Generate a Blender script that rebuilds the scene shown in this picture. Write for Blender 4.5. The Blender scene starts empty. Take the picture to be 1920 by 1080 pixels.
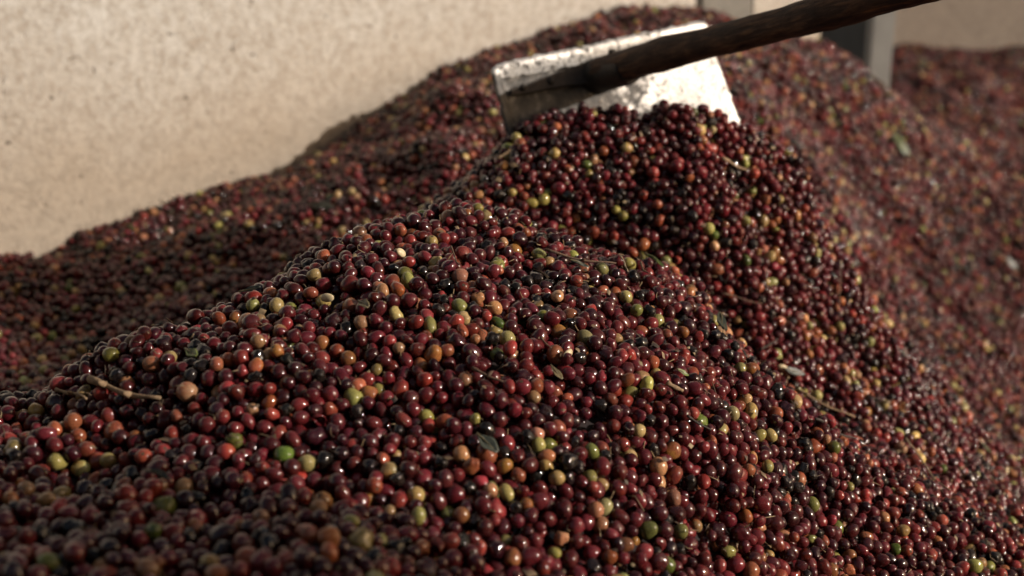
import bpy, bmesh, math, random, time
import numpy as np
from mathutils import Vector, Matrix, Euler, Quaternion
T0 = time.time()
R = math.radians
rng = np.random.default_rng(11)
random.seed(11)
sc = bpy.context.scene
COL = sc.collection

# ------------------------------------------------------------------ camera
CAM_Z = 1.5
PITCH = R(20)
FPX = 2667.0                      # focal length in pixels of the 1920 px wide photograph
cam_d = bpy.data.cameras.new('camera')
cam_d.lens = 50.0; cam_d.sensor_width = 36.0
cam_d.clip_start = 0.05; cam_d.clip_end = 500
cam_d.dof.use_dof = True
cam_d.dof.focus_distance = 1.24
cam_d.dof.aperture_fstop = 4.4
cam = bpy.data.objects.new('camera', cam_d); COL.objects.link(cam)
cam.location = (0, 0, CAM_Z)
cam.rotation_euler = (R(90) - PITCH, 0, 0)
sc.camera = cam

# ------------------------------------------------------------------ sky and sun
SUN = Vector((0.92, -0.24, 0.39)).normalized()          # towards the sun
SUN_EL = math.asin(SUN.z); SUN_AZ = math.atan2(SUN.x, SUN.y)
w = bpy.data.worlds.new('World'); sc.world = w; w.use_nodes = True
nt = w.node_tree; nt.nodes.clear()
sky = nt.nodes.new('ShaderNodeTexSky'); sky.sky_type = 'NISHITA'; sky.sun_disc = False
sky.sun_elevation = SUN_EL; sky.sun_rotation = SUN_AZ
sky.air_density = 1.0; sky.dust_density = 4.0; sky.ozone_density = 0.3
bg = nt.nodes.new('ShaderNodeBackground'); bg.inputs['Strength'].default_value = 0.10
wo = nt.nodes.new('ShaderNodeOutputWorld')
wb = nt.nodes.new('ShaderNodeMix'); wb.data_type = 'RGBA'; wb.blend_type = 'MULTIPLY'      # camera white balance set for open shade
wb.inputs[0].default_value = 1.0; wb.inputs[7].default_value = (1.0, 0.86, 0.72, 1)
nt.links.new(sky.outputs[0], wb.inputs[6]); nt.links.new(wb.outputs[2], bg.inputs[0]); nt.links.new(bg.outputs[0], wo.inputs[0])
sun_d = bpy.data.lights.new('sun', 'SUN'); sun_d.energy = 4.8; sun_d.angle = R(0.53)
sun_d.color = (1.0, 0.915, 0.82)
sun = bpy.data.objects.new('sun', sun_d); COL.objects.link(sun)
sun.rotation_euler = SUN.to_track_quat('Z', 'Y').to_euler()
sun.location = (4, -1, 4)
sc.view_settings.view_transform = 'Standard'; sc.view_settings.look = 'None'
sc.view_settings.exposure = 0.0; sc.view_settings.gamma = 1.0
sc.view_settings.use_curve_mapping = False
sc.render.engine = 'CYCLES'
sc.cycles.use_denoising = True
sc.cycles.max_bounces = 6; sc.cycles.diffuse_bounces = 3; sc.cycles.glossy_bounces = 3
sc.cycles.sample_clamp_indirect = 4.0

# ------------------------------------------------------------------ pixel helpers
SP, CP = math.sin(PITCH), math.cos(PITCH)
def ray(px, py):
    xr, yd = (px - 960) / FPX, (py - 540) / FPX
    return np.array([xr, CP - yd * SP, -SP - yd * CP])       # world direction with z-depth 1
def pt(px, py, d):
    return ray(px, py) * d + np.array([0, 0, CAM_Z])
def campt(x, u, f):                                          # right, up, forward in camera axes
    return np.array([x, f * CP + u * SP, -f * SP + u * CP + CAM_Z])
def camdir(x, u, f):
    return np.array([x, f * CP + u * SP, -f * SP + u * CP])
def project(P):
    Q = P - np.array([0, 0, CAM_Z])
    d = Q[:, 1] * CP - Q[:, 2] * SP
    u = Q[:, 1] * SP + Q[:, 2] * CP
    return 960 + FPX * Q[:, 0] / d, 540 - FPX * u / d, d

# ------------------------------------------------------------------ material helpers
def mat(name):
    m = bpy.data.materials.new(name); m.use_nodes = True
    n = m.node_tree.nodes; n.clear()
    out = n.new('ShaderNodeOutputMaterial'); b = n.new('ShaderNodeBsdfPrincipled')
    m.node_tree.links.new(b.outputs[0], out.inputs[0])
    return m, m.node_tree, b
def N(t, typ, **kw):
    n = t.nodes.new(typ)
    for k, v in kw.items():
        if k in n.inputs: n.inputs[k].default_value = v
        else: setattr(n, k, v)
    return n
def noise(t, vec, scale, detail=4, rough=0.55, dist=0.0):
    n = N(t, 'ShaderNodeTexNoise'); n.inputs['Scale'].default_value = scale
    n.inputs['Detail'].default_value = detail; n.inputs['Roughness'].default_value = rough
    n.inputs['Distortion'].default_value = dist
    if vec is not None: t.links.new(vec, n.inputs['Vector'])
    return n.outputs['Fac']
def ramp(t, fac, *stops):
    r = t.nodes.new('ShaderNodeValToRGB'); t.links.new(fac, r.inputs[0])
    e = r.color_ramp.elements
    while len(e) < len(stops): e.new(0.5)
    for el, (p, c) in zip(e, stops):
        el.position = p
        el.color = (c, c, c, 1) if isinstance(c, (int, float)) else (*c, 1)
    return r.outputs['Color']
def mix(t, fac, a, b, mode='MIX'):
    m = t.nodes.new('ShaderNodeMix'); m.data_type = 'RGBA'; m.blend_type = mode
    for sock, v in ((m.inputs[0], fac), (m.inputs[6], a), (m.inputs[7], b)):
        if hasattr(v, 'is_linked'): t.links.new(v, sock)
        elif isinstance(v, (int, float)): sock.default_value = v
        else: sock.default_value = (*v, 1)
    return m.outputs[2]
def math_n(t, op, a, b=None, clamp=False):
    m = t.nodes.new('ShaderNodeMath'); m.operation = op; m.use_clamp = clamp
    for s, v in ((m.inputs[0], a), (m.inputs[1], b)):
        if v is None: continue
        if hasattr(v, 'is_linked'): t.links.new(v, s)
        else: s.default_value = v
    return m.outputs[0]
def bump(t, b, h, strength=0.5, dist=0.003):
    n = t.nodes.new('ShaderNodeBump'); n.inputs['Strength'].default_value = strength
    n.inputs['Distance'].default_value = dist
    t.links.new(h, n.inputs['Height']); t.links.new(n.outputs[0], b.inputs['Normal'])
def objco(t): return t.nodes.new('ShaderNodeTexCoord').outputs['Object']
def geopos(t): return t.nodes.new('ShaderNodeNewGeometry').outputs['Position']

def link(name, me, material=None, parent=None, loc=None):
    o = bpy.data.objects.new(name, me); COL.objects.link(o)
    if material and me is not None and not me.materials: me.materials.append(material)
    if parent: o.parent = parent
    if loc is not None: o.location = loc
    return o
def tag(o, label, cat, group=None):
    o['label'] = label; o['category'] = cat
    if group: o['group'] = group
    return o
def mesh_from(name, verts, faces, smooth=True):
    me = bpy.data.meshes.new(name); me.from_pydata([tuple(map(float, v)) for v in verts], [], faces)
    if smooth: me.polygons.foreach_set('use_smooth', [True] * len(me.polygons))
    me.update(); return me
def tube(pts, radii, seg=8, cap=True, rough=0.0, twist=None):
    """vertices and faces of a tube along pts"""
    pts = [np.array(p, float) for p in pts]; n = len(pts)
    V, F = [], []
    t0 = pts[1] - pts[0]; t0 /= np.linalg.norm(t0)
    a = np.cross(t0, [0, 0, 1.0]);
    if np.linalg.norm(a) < 1e-3: a = np.cross(t0, [1.0, 0, 0])
    a /= np.linalg.norm(a)
    for i in range(n):
        t = pts[min(i + 1, n - 1)] - pts[max(i - 1, 0)]; t /= np.linalg.norm(t)
        a = a - t * a.dot(t); a /= np.linalg.norm(a); b = np.cross(t, a)
        for k in range(seg):
            th = 2 * math.pi * k / seg
            rr = radii[i] * (1 + rough * random.uniform(-1, 1))
            V.append(pts[i] + rr * (math.cos(th) * a + math.sin(th) * b))
    for i in range(n - 1):
        for k in range(seg):
            k2 = (k + 1) % seg
            F.append((i * seg + k, i * seg + k2, (i + 1) * seg + k2, (i + 1) * seg + k))
    if cap:
        F.append(tuple(range(seg))[::-1]); F.append(tuple((n - 1) * seg + k for k in range(seg)))
    return V, F

# ------------------------------------------------------------------ the setting: walls, floor, column, gate
WA = np.array([-0.8, 1.98]); WANG = R(38)
WD = np.array([math.cos(WANG), math.sin(WANG)]); WN = np.array([math.sin(WANG), -math.cos(WANG)])
def wall_dist(x, y): return (x - WA[0]) * WN[0] + (y - WA[1]) * WN[1]
def wall_along(x, y): return (x - WA[0]) * WD[0] + (y - WA[1]) * WD[1]
def in_front(x, y, d): return (wall_dist(x, y) > d) | ((wall_along(x, y) > 1.9) & (x > 0.70))

def plaster(name, low, high, level, stain=0.5, grain=1.0):
    m, t, b = mat(name); P = geopos(t)
    sep = t.nodes.new('ShaderNodeSeparateXYZ'); t.links.new(P, sep.inputs[0])
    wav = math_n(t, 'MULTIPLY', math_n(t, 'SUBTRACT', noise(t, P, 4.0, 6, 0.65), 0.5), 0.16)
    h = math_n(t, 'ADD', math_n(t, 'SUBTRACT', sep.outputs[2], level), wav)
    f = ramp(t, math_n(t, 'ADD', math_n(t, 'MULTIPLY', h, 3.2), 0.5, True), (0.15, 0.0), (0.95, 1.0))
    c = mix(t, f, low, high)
    c = mix(t, ramp(t, noise(t, P, 62, 4, 0.6, 0.3), (0.34, 0.65), (0.60, 0.0)), c, tuple(v * 0.66 for v in low))
    blot = ramp(t, noise(t, P, 2.2, 6, 0.7, 1.2), (0.45, 0.0), (0.8, 0.7))
    c = mix(t, math_n(t, 'MULTIPLY', blot, stain), c, tuple(v * 0.78 for v in low))
    pit = ramp(t, noise(t, P, 48, 3, 0.6, 0.5), (0.665, 0.0), (0.71, 1.0))
    c = mix(t, math_n(t, 'MULTIPLY', pit, 0.75), c, (0.075, 0.055, 0.038))
    c = mix(t, ramp(t, noise(t, P, 22, 6, 0.72, 0.3), (0.45, 0.0), (0.72, 0.3)), c, tuple(v * 0.80 for v in low))
    t.links.new(c, b.inputs['Base Color']); b.inputs['Roughness'].default_value = 0.92
    b.inputs['Specular IOR Level'].default_value = 0.2
    hh = math_n(t, 'SUBTRACT', noise(t, P, 120, 6, 0.75), math_n(t, 'MULTIPLY', pit, 0.5))
    bump(t, b, hh, 0.7 * grain, 0.006)
    return m
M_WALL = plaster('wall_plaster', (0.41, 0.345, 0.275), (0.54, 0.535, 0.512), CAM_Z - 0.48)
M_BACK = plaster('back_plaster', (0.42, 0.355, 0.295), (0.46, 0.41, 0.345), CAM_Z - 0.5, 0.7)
M_CONC = plaster('grey_concrete', (0.20, 0.19, 0.17), (0.22, 0.205, 0.19), CAM_Z, 0.3)

def box_mesh(name, corners_xy, z0, z1, sub=0, bevel=0.004):
    bm = bmesh.new()
    lo = [bm.verts.new((x, y, z0)) for x, y in corners_xy]; hi = [bm.verts.new((x, y, z1)) for x, y in corners_xy]
    n = len(lo)
    bm.faces.new(lo[::-1]); bm.faces.new(hi)
    for i in range(n): bm.faces.new((lo[i], lo[(i + 1) % n], hi[(i + 1) % n], hi[i]))
    bmesh.ops.recalc_face_normals(bm, faces=bm.faces)
    bmesh.ops.bevel(bm, geom=list(bm.edges), offset=bevel, segments=2, affect='EDGES')
    me = bpy.data.meshes.new(name); bm.to_mesh(me); bm.free(); return me

gm, gt, gb = mat('concrete_floor')
gp = geopos(gt)
gt.links.new(ramp(gt, noise(gt, gp, 3, 6), (0.3, (0.16, 0.14, 0.12)), (0.7, (0.26, 0.235, 0.20))), gb.inputs['Base Color'])
gb.inputs['Roughness'].default_value = 0.9
bump(gt, gb, noise(gt, gp, 40, 4), 0.4)
gv = [(-150, -150, 0), (150, -150, 0), (150, 150, 0), (-150, 150, 0)]
o = link('ground', mesh_from('ground', gv, [(0, 1, 2, 3)], False), gm); o['kind'] = 'structure'

def wall_quad(s0, s1, thick):
    a, b_ = WA + WD * s0, WA + WD * s1
    return [tuple(a), tuple(b_), tuple(b_ - WN * thick), tuple(a - WN * thick)]
S_COL0 = 1.49          # where the column at the end of the plastered wall begins (metres along the wall)
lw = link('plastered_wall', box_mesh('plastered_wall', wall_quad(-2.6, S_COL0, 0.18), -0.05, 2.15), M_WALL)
tag(lw, 'rough cream plastered wall, stained brown lower down, with the heap leaning on it', 'wall')
a = WA + WD * (S_COL0 + 0.003) + WN * 0.006; b_ = a + WD * 0.158
pil = link('concrete_column', box_mesh('concrete_column', [tuple(a), tuple(b_), tuple(b_ - WN * 0.22), tuple(a - WN * 0.22)], -0.05, 2.3, bevel=0.008), M_CONC)
tag(pil, 'plain grey concrete column at the end of the cream plastered wall', 'column')
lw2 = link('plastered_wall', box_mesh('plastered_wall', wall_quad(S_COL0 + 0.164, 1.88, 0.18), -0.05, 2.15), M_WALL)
tag(lw2, 'short stretch of cream wall between the grey column and the sheet metal gate', 'wall')
bw = link('back_wall', box_mesh('back_wall', [(-0.2, 4.75), (5.2, 4.55), (5.2, 4.8), (-0.2, 5.0)], -0.05, 2.6), M_BACK)
tag(bw, 'beige stained wall closing the far side behind the steel post', 'wall')
sw = link('shade_caster_wall', box_mesh('shade_caster_wall', [(1.55, 0.43), (1.75, 0.37), (1.75, -1.9), (1.55, -1.9)], -0.05, 2.9), M_BACK)  # out of view, placed to cast the shade across the near slope
tag(sw, 'unseen beige wall placed so its end shades the front of the heap', 'wall')
rw = link('sky_blocker_wall', box_mesh('sky_blocker_wall', [(-3.2, -1.7), (1.54, -1.7), (1.54, -1.9), (-3.2, -1.9)], -0.05, 2.8), M_BACK)  # added behind the camera to keep sky reflections off the shaded fruit
tag(rw, 'tall beige wall added out of view to block low sky from the heap', 'wall')
for o in (lw, lw2, bw, sw, pil, rw): o['kind'] = 'thing'

# galvanised post with dark sheet panel
ms, t, b = mat('galvanised_steel'); P = geopos(t)
t.links.new(ramp(t, noise(t, P, 9, 5, 0.6), (0.3, (0.26, 0.264, 0.255)), (0.7, (0.38, 0.384, 0.372))), b.inputs['Base Color'])
b.inputs['Metallic'].default_value = 0.25; b.inputs['Roughness'].default_value = 0.6
bump(t, b, noise(t, P, 60, 3), 0.2)
md, t, b = mat('dark_sheet'); P = geopos(t)
t.links.new(ramp(t, noise(t, P, 7, 5, 0.6), (0.3, (0.05, 0.053, 0.053)), (0.7, (0.085, 0.085, 0.082))), b.inputs['Base Color'])
b.inputs['Roughness'].default_value = 0.75
gate = bpy.data.objects.new('sheet_metal_gate', None); COL.objects.link(gate)
px0 = pt(1627, 150, 3.3); gate.location = (px0[0], px0[1], 0)
tag(gate, 'dark sheet metal gate panel behind a pale galvanised steel post', 'gate')
def lbox(name, x0, x1, y0, y1, z0, z1, m, parent, bev=0.003):
    me = box_mesh(name, [(x0, y0), (x1, y0), (x1, y1), (x0, y1)], z0, z1, bevel=bev)
    return link(name, me, m, parent)
lbox('post', 0.0, 0.052, 0.0, 0.05, 0.0, 2.3, ms, gate)
lbox('sheet_panel', 0.004, 0.012, 0.053, 0.62, 0.05, 2.15, md, gate, 0.001)
lbox('rail', 0.013, 0.04, 0.053, 0.62, 1.3, 1.34, ms, gate)
lbox('rail', 0.013, 0.04, 0.053, 0.62, 0.12, 0.16, ms, gate)
V, F = tube([(0.050, 0.02, 1.355), (0.060, 0.02, 1.355)], [0.008, 0.008], 6)
link('bolt', mesh_from('bolt', V, F, False), md, gate)

# ------------------------------------------------------------------ the hoe's frame (needed by the heap)
H_TL, H_W = campt(-0.031, 0.266, 1.72), camdir(0.275, 0.074, 0.10)
HW_LEN = float(np.linalg.norm(H_W)); H_W = H_W / HW_LEN
H_N = camdir(0.298, 0.162, -0.94); H_N = H_N / np.linalg.norm(H_N); H_N -= H_W * H_N.dot(H_W); H_N /= np.linalg.norm(H_N)
H_D = np.cross(H_N, H_W); H_D = -H_D if H_D[2] > 0 else H_D            # down the blade
H_LEN = 0.235

# ------------------------------------------------------------------ the heap's surface
ctrl = [  # px, py, depth
 (200,1050,.82),(600,1050,.87),(960,1050,.95),(1300,1050,1.08),(1600,1050,1.25),(1880,1050,1.40),
 (0,900,.92),(300,880,.97),(640,880,1.0),(1000,880,1.03),(1300,880,1.13),(1550,880,1.32),(1700,830,1.62),(1880,900,1.75),
 (60,760,1.12),(300,720,1.08),(600,700,1.06),(900,700,1.08),(1200,720,1.16),(1450,720,1.34),(1600,700,1.72),(1850,800,2.2),
 (0,722,1.13),(150,676,1.13),(320,620,1.15),(480,534,1.20),(0,768,1.30),(150,724,1.31),(320,672,1.34),(480,580,1.40),(640,490,1.50),(640,458,1.31),(760,420,1.39),(860,402,1.46),
 (700,560,1.16),(900,570,1.18),(1150,600,1.24),(1350,620,1.42),(1250,520,1.38),(1000,480,1.32),(900,394,1.45),(1000,412,1.43),(1100,432,1.41),(1200,462,1.42),(1300,520,1.46),
 (100,600,1.95),(200,560,1.96),(400,480,2.02),(600,400,2.08),(740,330,2.12),
 (880,300,2.1),(800,200,2.32),(900,170,2.3),(1050,80,2.5),
 (1090,355,1.62),(1200,270,1.68),(1060,200,1.73),(1160,195,1.75),(965,275,1.66),(1230,212,1.76),(905,350,1.62),(1400,420,1.66),(1500,330,1.78),
 (1535,420,1.80),(1545,520,1.80),(1530,600,1.76),(1300,245,1.78),(1390,275,1.81),(1250,372,1.63),(1330,440,1.63),(1420,520,1.66),(1450,560,1.70),
 (1450,220,2.45),(1480,150,2.7),(1500,85,2.85),(1570,112,2.88),(1640,146,2.9),(1400,40,2.8),(1300,14,2.78),
 (1600,250,2.75),(1600,400,2.45),(1610,570,2.15),(1700,300,2.88),(1720,210,3.15),(1850,250,3.5),(1800,160,4.05),(1900,152,4.3),(1700,124,4.4),(1700,500,2.75),(1850,500,2.95),
 (1660,620,2.35),(1900,650,2.6)]
C = [pt(*c) for c in ctrl]
for px, py in ((0,487),(130,440),(250,398),(420,342),(600,275),(720,190),(850,104),(1000,48),(1200,10)):   # contact with the wall
    r = ray(px, py); d = -wall_dist(0, 0) / (r[0] * WN[0] + r[1] * WN[1]); C.append(r * d + np.array([0, 0, CAM_Z]))
def W3(x, y, dz): C.append(np.array([x, y, CAM_Z + dz]))
for x, y, dz in ((-.9,.75,-.60),(-.9,1.3,-.66),(-1.3,1.2,-.8),(-.35,.45,-.60),(.1,.45,-.63),(.5,.6,-.80),(1.0,.8,-1.0),(1.0,1.4,-1.05),(1.5,1.8,-1.1),
                 (1.5,2.8,-1.0),(2.2,2.2,-1.15),(2.2,3.4,-.95),(2.3,4.6,-.88),(1.6,4.5,-.86),(.75,3.4,-.80),(.4,3.3,-.72),(.9,3.9,-.88),(.3,4.4,-.86),(-.5,.0,-.75),(.6,.0,-.95),
                 (-.1,1.66,-.52),(.023,1.48,-.51),(.08,1.455,-.54),(.168,1.475,-.575),(.24,1.51,-.63),(-.55,1.62,-.69),(-.25,1.75,-.66),(.0,1.85,-.60),(.13,1.92,-.60),(.25,1.98,-.60),(.38,2.05,-.66),(-1.4,1.6,-.78),(1.45,3.45,-.95)):
    W3(x, y, dz)
C = np.array(C)
def tps_fit(XY, z, lam=2e-4):
    n = len(XY); D = np.linalg.norm(XY[:, None] - XY[None], axis=2)
    K = np.where(D > 0, D * D * np.log(D + 1e-12), 0) + lam * np.eye(n)
    Pm = np.c_[np.ones(n), XY]; A = np.zeros((n + 3, n + 3)); A[:n, :n] = K; A[:n, n:] = Pm; A[n:, :n] = Pm.T
    return np.linalg.solve(A, np.r_[z, 0, 0, 0])
coef = tps_fit(C[:, :2], C[:, 2])
GX0, GX1, GY0, GY1, GS = -1.6, 2.5, 0.0, 4.9, 0.01
gx = np.arange(GX0, GX1 + 1e-6, GS); gy = np.arange(GY0, GY1 + 1e-6, GS)
XX, YY = np.meshgrid(gx, gy, indexing='ij')
Z = np.zeros_like(XX) + coef[-3] + coef[-2] * XX + coef[-1] * YY
for (cx, cy), wgt in zip(C[:, :2], coef[:-3]):
    D2 = (XX - cx) ** 2 + (YY - cy) ** 2 + 1e-12
    Z += wgt * 0.5 * D2 * np.log(D2)
def vnoise(step, amp):                                   # smooth value noise on the grid
    nx, ny = int((GX1 - GX0) / step) + 4, int((GY1 - GY0) / step) + 4
    g = rng.normal(0, 1, (nx, ny)); u = (XX - GX0) / step; v = (YY - GY0) / step
    i, j = u.astype(int), v.astype(int); fu, fv = u - i, v - j
    fu = fu * fu * (3 - 2 * fu); fv = fv * fv * (3 - 2 * fv)
    return amp * (g[i, j] * (1 - fu) * (1 - fv) + g[i + 1, j] * fu * (1 - fv) + g[i, j + 1] * (1 - fu) * fv + g[i + 1, j + 1] * fu * fv)
Z += vnoise(0.21, 0.008) + vnoise(0.10, 0.007) + vnoise(0.05, 0.0045)
clump = np.exp(-(((XX - 0.22) / 0.20) ** 2 + ((YY - 1.66) / 0.13) ** 2) ** 2)      # loose fruit in front of the hoe
Z += clump * (vnoise(0.045, 0.011) + vnoise(0.022, 0.006))
Z = np.maximum(Z, 0.02)
GZx, GZy = np.gradient(Z, GS)
def samp(G, x, y):
    u = np.clip((x - GX0) / GS, 0, len(gx) - 1.001); v = np.clip((y - GY0) / GS, 0, len(gy) - 1.001)
    i, j = u.astype(int), v.astype(int); fu, fv = u - i, v - j
    return G[i, j] * (1 - fu) * (1 - fv) + G[i + 1, j] * fu * (1 - fv) + G[i, j + 1] * (1 - fu) * fv + G[i + 1, j + 1] * fu * fv
def surf(x, y): return float(samp(Z, np.array([x]), np.array([y]))[0])
def snormal(x, y):
    a = np.array([x]); b = np.array([y])
    n = np.array([-samp(GZx, a, b)[0], -samp(GZy, a, b)[0], 1.0]); return n / np.linalg.norm(n)
def hit(px, py, dmin=0.6, dmax=5.0):
    r = ray(px, py); d = np.arange(dmin, dmax, 0.004)
    P = r[None] * d[:, None] + np.array([0, 0, CAM_Z])
    k = np.argmax(P[:, 2] < samp(Z, P[:, 0], P[:, 1]))
    return P[k]

# ------------------------------------------------------------------ packing the cherries
DMEAN = 0.0123
def packing():
    nz = 1 / np.sqrt(1 + GZx ** 2 + GZy ** 2)
    Dp = YY * CP - (Z - CAM_Z) * SP
    thick = np.where(Dp < 2.0, 2.1, np.where(Dp < 2.9, 1.7, 1.25)) * DMEAN
    ok = in_front(XX, YY, 0.004) & (np.abs(XX) < 0.36 * Dp * 1.13 + 0.22) & (Dp > 0.62) & (YY < 4.72)
    dens = np.where(ok, thick * 0.60 / (math.pi / 6 * DMEAN ** 3 * 1.02) / nz, 0) * GS * GS
    tot = dens.sum(); n = int(tot)
    idx = rng.choice(dens.size, n, p=(dens / tot).ravel())
    i, j = np.unravel_index(idx, dens.shape)
    x = gx[i] + rng.uniform(-.5, .5, n) * GS; y = gy[j] + rng.uniform(-.5, .5, n) * GS
    th = thick[i, j]
    rad = 0.5 * np.clip(rng.normal(DMEAN, 0.0014, n), 0.0090, 0.0160)
    eps = np.clip(rng.normal(-0.0005, 0.0026, n), -0.006, 0.006)
    P = np.c_[x, y, samp(Z, x, y) - rng.uniform(0.2, 1, n) * th / nz[i, j]]
    side = None
    pi = pj = None
    for it in range(46):
        if it % 5 == 0:
            h = 0.0185
            c = np.floor((P - P.min(0)) / h).astype(np.int64) + 1
            dims = c.max(0) + 3
            key = (c[:, 0] * dims[1] + c[:, 1]) * dims[2] + c[:, 2]
            order = np.argsort(key, kind='stable'); ks = key[order]
            uk, st, ct = np.unique(ks, return_index=True, return_counts=True)
            offs = [(0, 0, 0)] + [(a, b, e) for a in (-1, 0, 1) for b in (-1, 0, 1) for e in (-1, 0, 1) if (a, b, e) > (0, 0, 0)]
            li, lj = [], []
            ar = np.arange(n)
            for (a, b, e) in offs:
                k2 = key + (a * dims[1] + b) * dims[2] + e
                q = np.minimum(np.searchsorted(uk, k2), len(uk) - 1)
                m = uk[q] == k2
                s, cc = st[q], np.where(m, ct[q], 0)
                for k in range(int(cc.max())):
                    sel = cc > k
                    I = ar[sel]; J = order[s[sel] + k]
                    if (a, b, e) == (0, 0, 0): keep = I < J; I, J = I[keep], J[keep]
                    dd = ((P[I] - P[J]) ** 2).sum(1); keep = dd < (0.0205) ** 2
                    li.append(I[keep]); lj.append(J[keep])
            pi, pj = np.concatenate(li), np.concatenate(lj)
        d = P[pi] - P[pj]; L = np.sqrt((d ** 2).sum(1)) + 1e-9
        ov = np.maximum((rad[pi] + rad[pj]) * 0.985 - L, 0)
        c = d * (0.42 * ov / L)[:, None]
        for a in range(3):
            P[:, a] += np.bincount(pi, c[:, a], n) - np.bincount(pj, c[:, a], n)
        # stay below the surface and above the shell's floor
        sx, sy = samp(GZx, P[:, 0], P[:, 1]), samp(GZy, P[:, 0], P[:, 1])
        nn = np.c_[-sx, -sy, np.ones(n)]; nn /= np.linalg.norm(nn, axis=1)[:, None]
        dist = (P[:, 2] - samp(Z, P[:, 0], P[:, 1])) * nn[:, 2]
        hi = dist - (-rad + eps); lo = dist + th
        P -= nn * np.maximum(hi, 0)[:, None] * 0.8
        P += nn * np.maximum(-lo, 0)[:, None] * 0.8
        # wall
        wd = wall_dist(P[:, 0], P[:, 1]) - rad
        push = np.where(wall_along(P[:, 0], P[:, 1]) < 1.9, np.maximum(-wd, 0), 0); P[:, 0] += WN[0] * push; P[:, 1] += WN[1] * push
        # hoe blade
        Q = P - H_TL; u, v, q = Q @ H_W, Q @ H_D, Q @ H_N
        inb = (u > -rad) & (u < HW_LEN + rad) & (v > -rad) & (v < H_LEN + rad)
        fr = inb & (q > -0.004) & (q < rad + 0.004); bk = inb & (q <= -0.004) & (q > -rad - 0.004)
        P[fr] += H_N * (rad + 0.004 - q)[fr][:, None]; P[bk] -= H_N * (q + rad + 0.004)[bk][:, None]
    sx, sy = samp(GZx, P[:, 0], P[:, 1]), samp(GZy, P[:, 0], P[:, 1])
    dist = (P[:, 2] - samp(Z, P[:, 0], P[:, 1])) / np.sqrt(1 + sx ** 2 + sy ** 2)
    return P, rad, dist
P, RAD, DIST = packing()
NP_ = len(P)
print('packed', NP_, round(time.time() - T0, 1))

# colour classes: name, albedo, spread
CLS = [('dark maroon', (.070, .0110, .0140)), ('deep red', (.145, .0180, .0225)), ('bright red', (.26, .036, .033)),
       ('orange red', (.33, .090, .045)), ('tan orange', (.45, .235, .115)), ('yellow', (.45, .345, .130)),
       ('yellow green', (.30, .275, .080)), ('green', (.10, .125, .026)), ('black shrivelled', (.014, .0090, .0080)),
       ('dark purple', (.036, .0070, .0095))]
PRB = np.array([.35, .32, .075, .045, .022, .015, .012, .004, .060, .097]); PRB /= PRB.sum()
cls = rng.choice(len(CLS), NP_, p=PRB)
ni_ = vnoise(0.06, 1.0) + vnoise(0.025, 0.8)               # patches where dried and mashed fruit gathers
dry = (samp(ni_, P[:, 0], P[:, 1]) > 1.15) & (rng.uniform(size=NP_) < .5)
cls[dry] = rng.choice([8, 9, 0], dry.sum(), p=[.5, .3, .2])
ripe = (samp(vnoise(0.08, 1.0) + vnoise(0.03, .6), P[:, 0], P[:, 1]) > 1.0) & (rng.uniform(size=NP_) < .15)   # a greener load here and there
cls[ripe] = rng.choice([2, 3, 4, 5, 6], ripe.sum(), p=[.22, .25, .22, .18, .13])
prx, pry, prd = project(P)

# cherries of a colour that one can point at in the photograph (px, py, class)
spots = [(85,687,6),(120,668,6),(215,657,6),(510,572,5),(593,541,4),(613,562,5),(637,515,2),(605,515,3),(735,632,2),(738,583,5),(765,525,6),
 (940,496,6),(895,560,4),(926,620,5),(958,628,5),(880,598,5),(803,608,6),(860,575,6),(700,540,4),(862,516,4),(935,570,4),(1010,568,4),(880,538,3),
 (835,665,3),(650,670,3),(793,673,3),(593,660,2),(450,825,7),(665,755,6),(465,760,4),(710,725,6),(705,693,6),(640,445,3),(730,405,3),(590,400,4),
 (795,958,6),(1040,1045,6),(1025,860,5),(1043,882,5),(1125,846,6),(1187,850,5),(1005,750,4),(1245,912,4),(1222,712,6),(1180,727,6),(1245,600,5),(1230,577,4),
 (1187,583,6),(1040,632,3),(1083,636,5),(1165,560,5),(1140,505,6),(1038,490,5),(1208,485,6),(1250,490,5),(1463,665,5),(1390,695,5),(1320,790,7),
 (1535,745,5),(1495,760,5),(1437,812,5),(1425,819,5),(1505,890,4),(1663,755,5),(1620,790,4),(1583,992,7),(1665,970,4),(1685,1000,5),(1520,1010,6),
 (1045,287,5),(990,355,3),(1155,275,3),(1335,265,7),(1345,440,7),(1430,420,6),(1400,487,7),(1405,353,6),(1450,525,5),(1335,470,4),(1300,455,4),(1437,475,5),
 (120,925,5),(65,870,6),(105,1055,6),(275,1000,7),(232,900,3),(620,930,3),(595,925,4),(65,760,5),(530,1030,4),(300,955,7),(220,800,3),(465,870,5),
 (1150,360,6),(1165,400,6),(1100,330,6),(905,388,6),(1530,470,5),(1560,480,4),(1575,550,4),(355,408,6),(390,400,6),(195,460,5),(315,490,5),(98,540,5),(140,545,5),
 (220,550,5),(1845,1050,5),(1830,1050,6),(1900,975,6),(1365,935,3),(700,700,2),(945,830,2),(1210,1010,6),(1750,985,2),(1715,910,3)]
for (sx, sy, c) in spots:
    e = (prx - sx) ** 2 + (pry - sy) ** 2
    pr = FPX * RAD / prd
    cand = np.where((e < (1.0 * pr) ** 2) & (DIST > -0.016))[0]
    if len(cand): 
        k = cand[np.argmin(prd[cand] + np.sqrt(e[cand]) * 0.0006)]; cls[k] = c
tint = np.array([c[1] for c in CLS])[cls]
tint = tint * 0.60 * np.exp(rng.normal(0, .28, NP_))[:, None] * np.exp(rng.normal(0, .09, (NP_, 3)))
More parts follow.
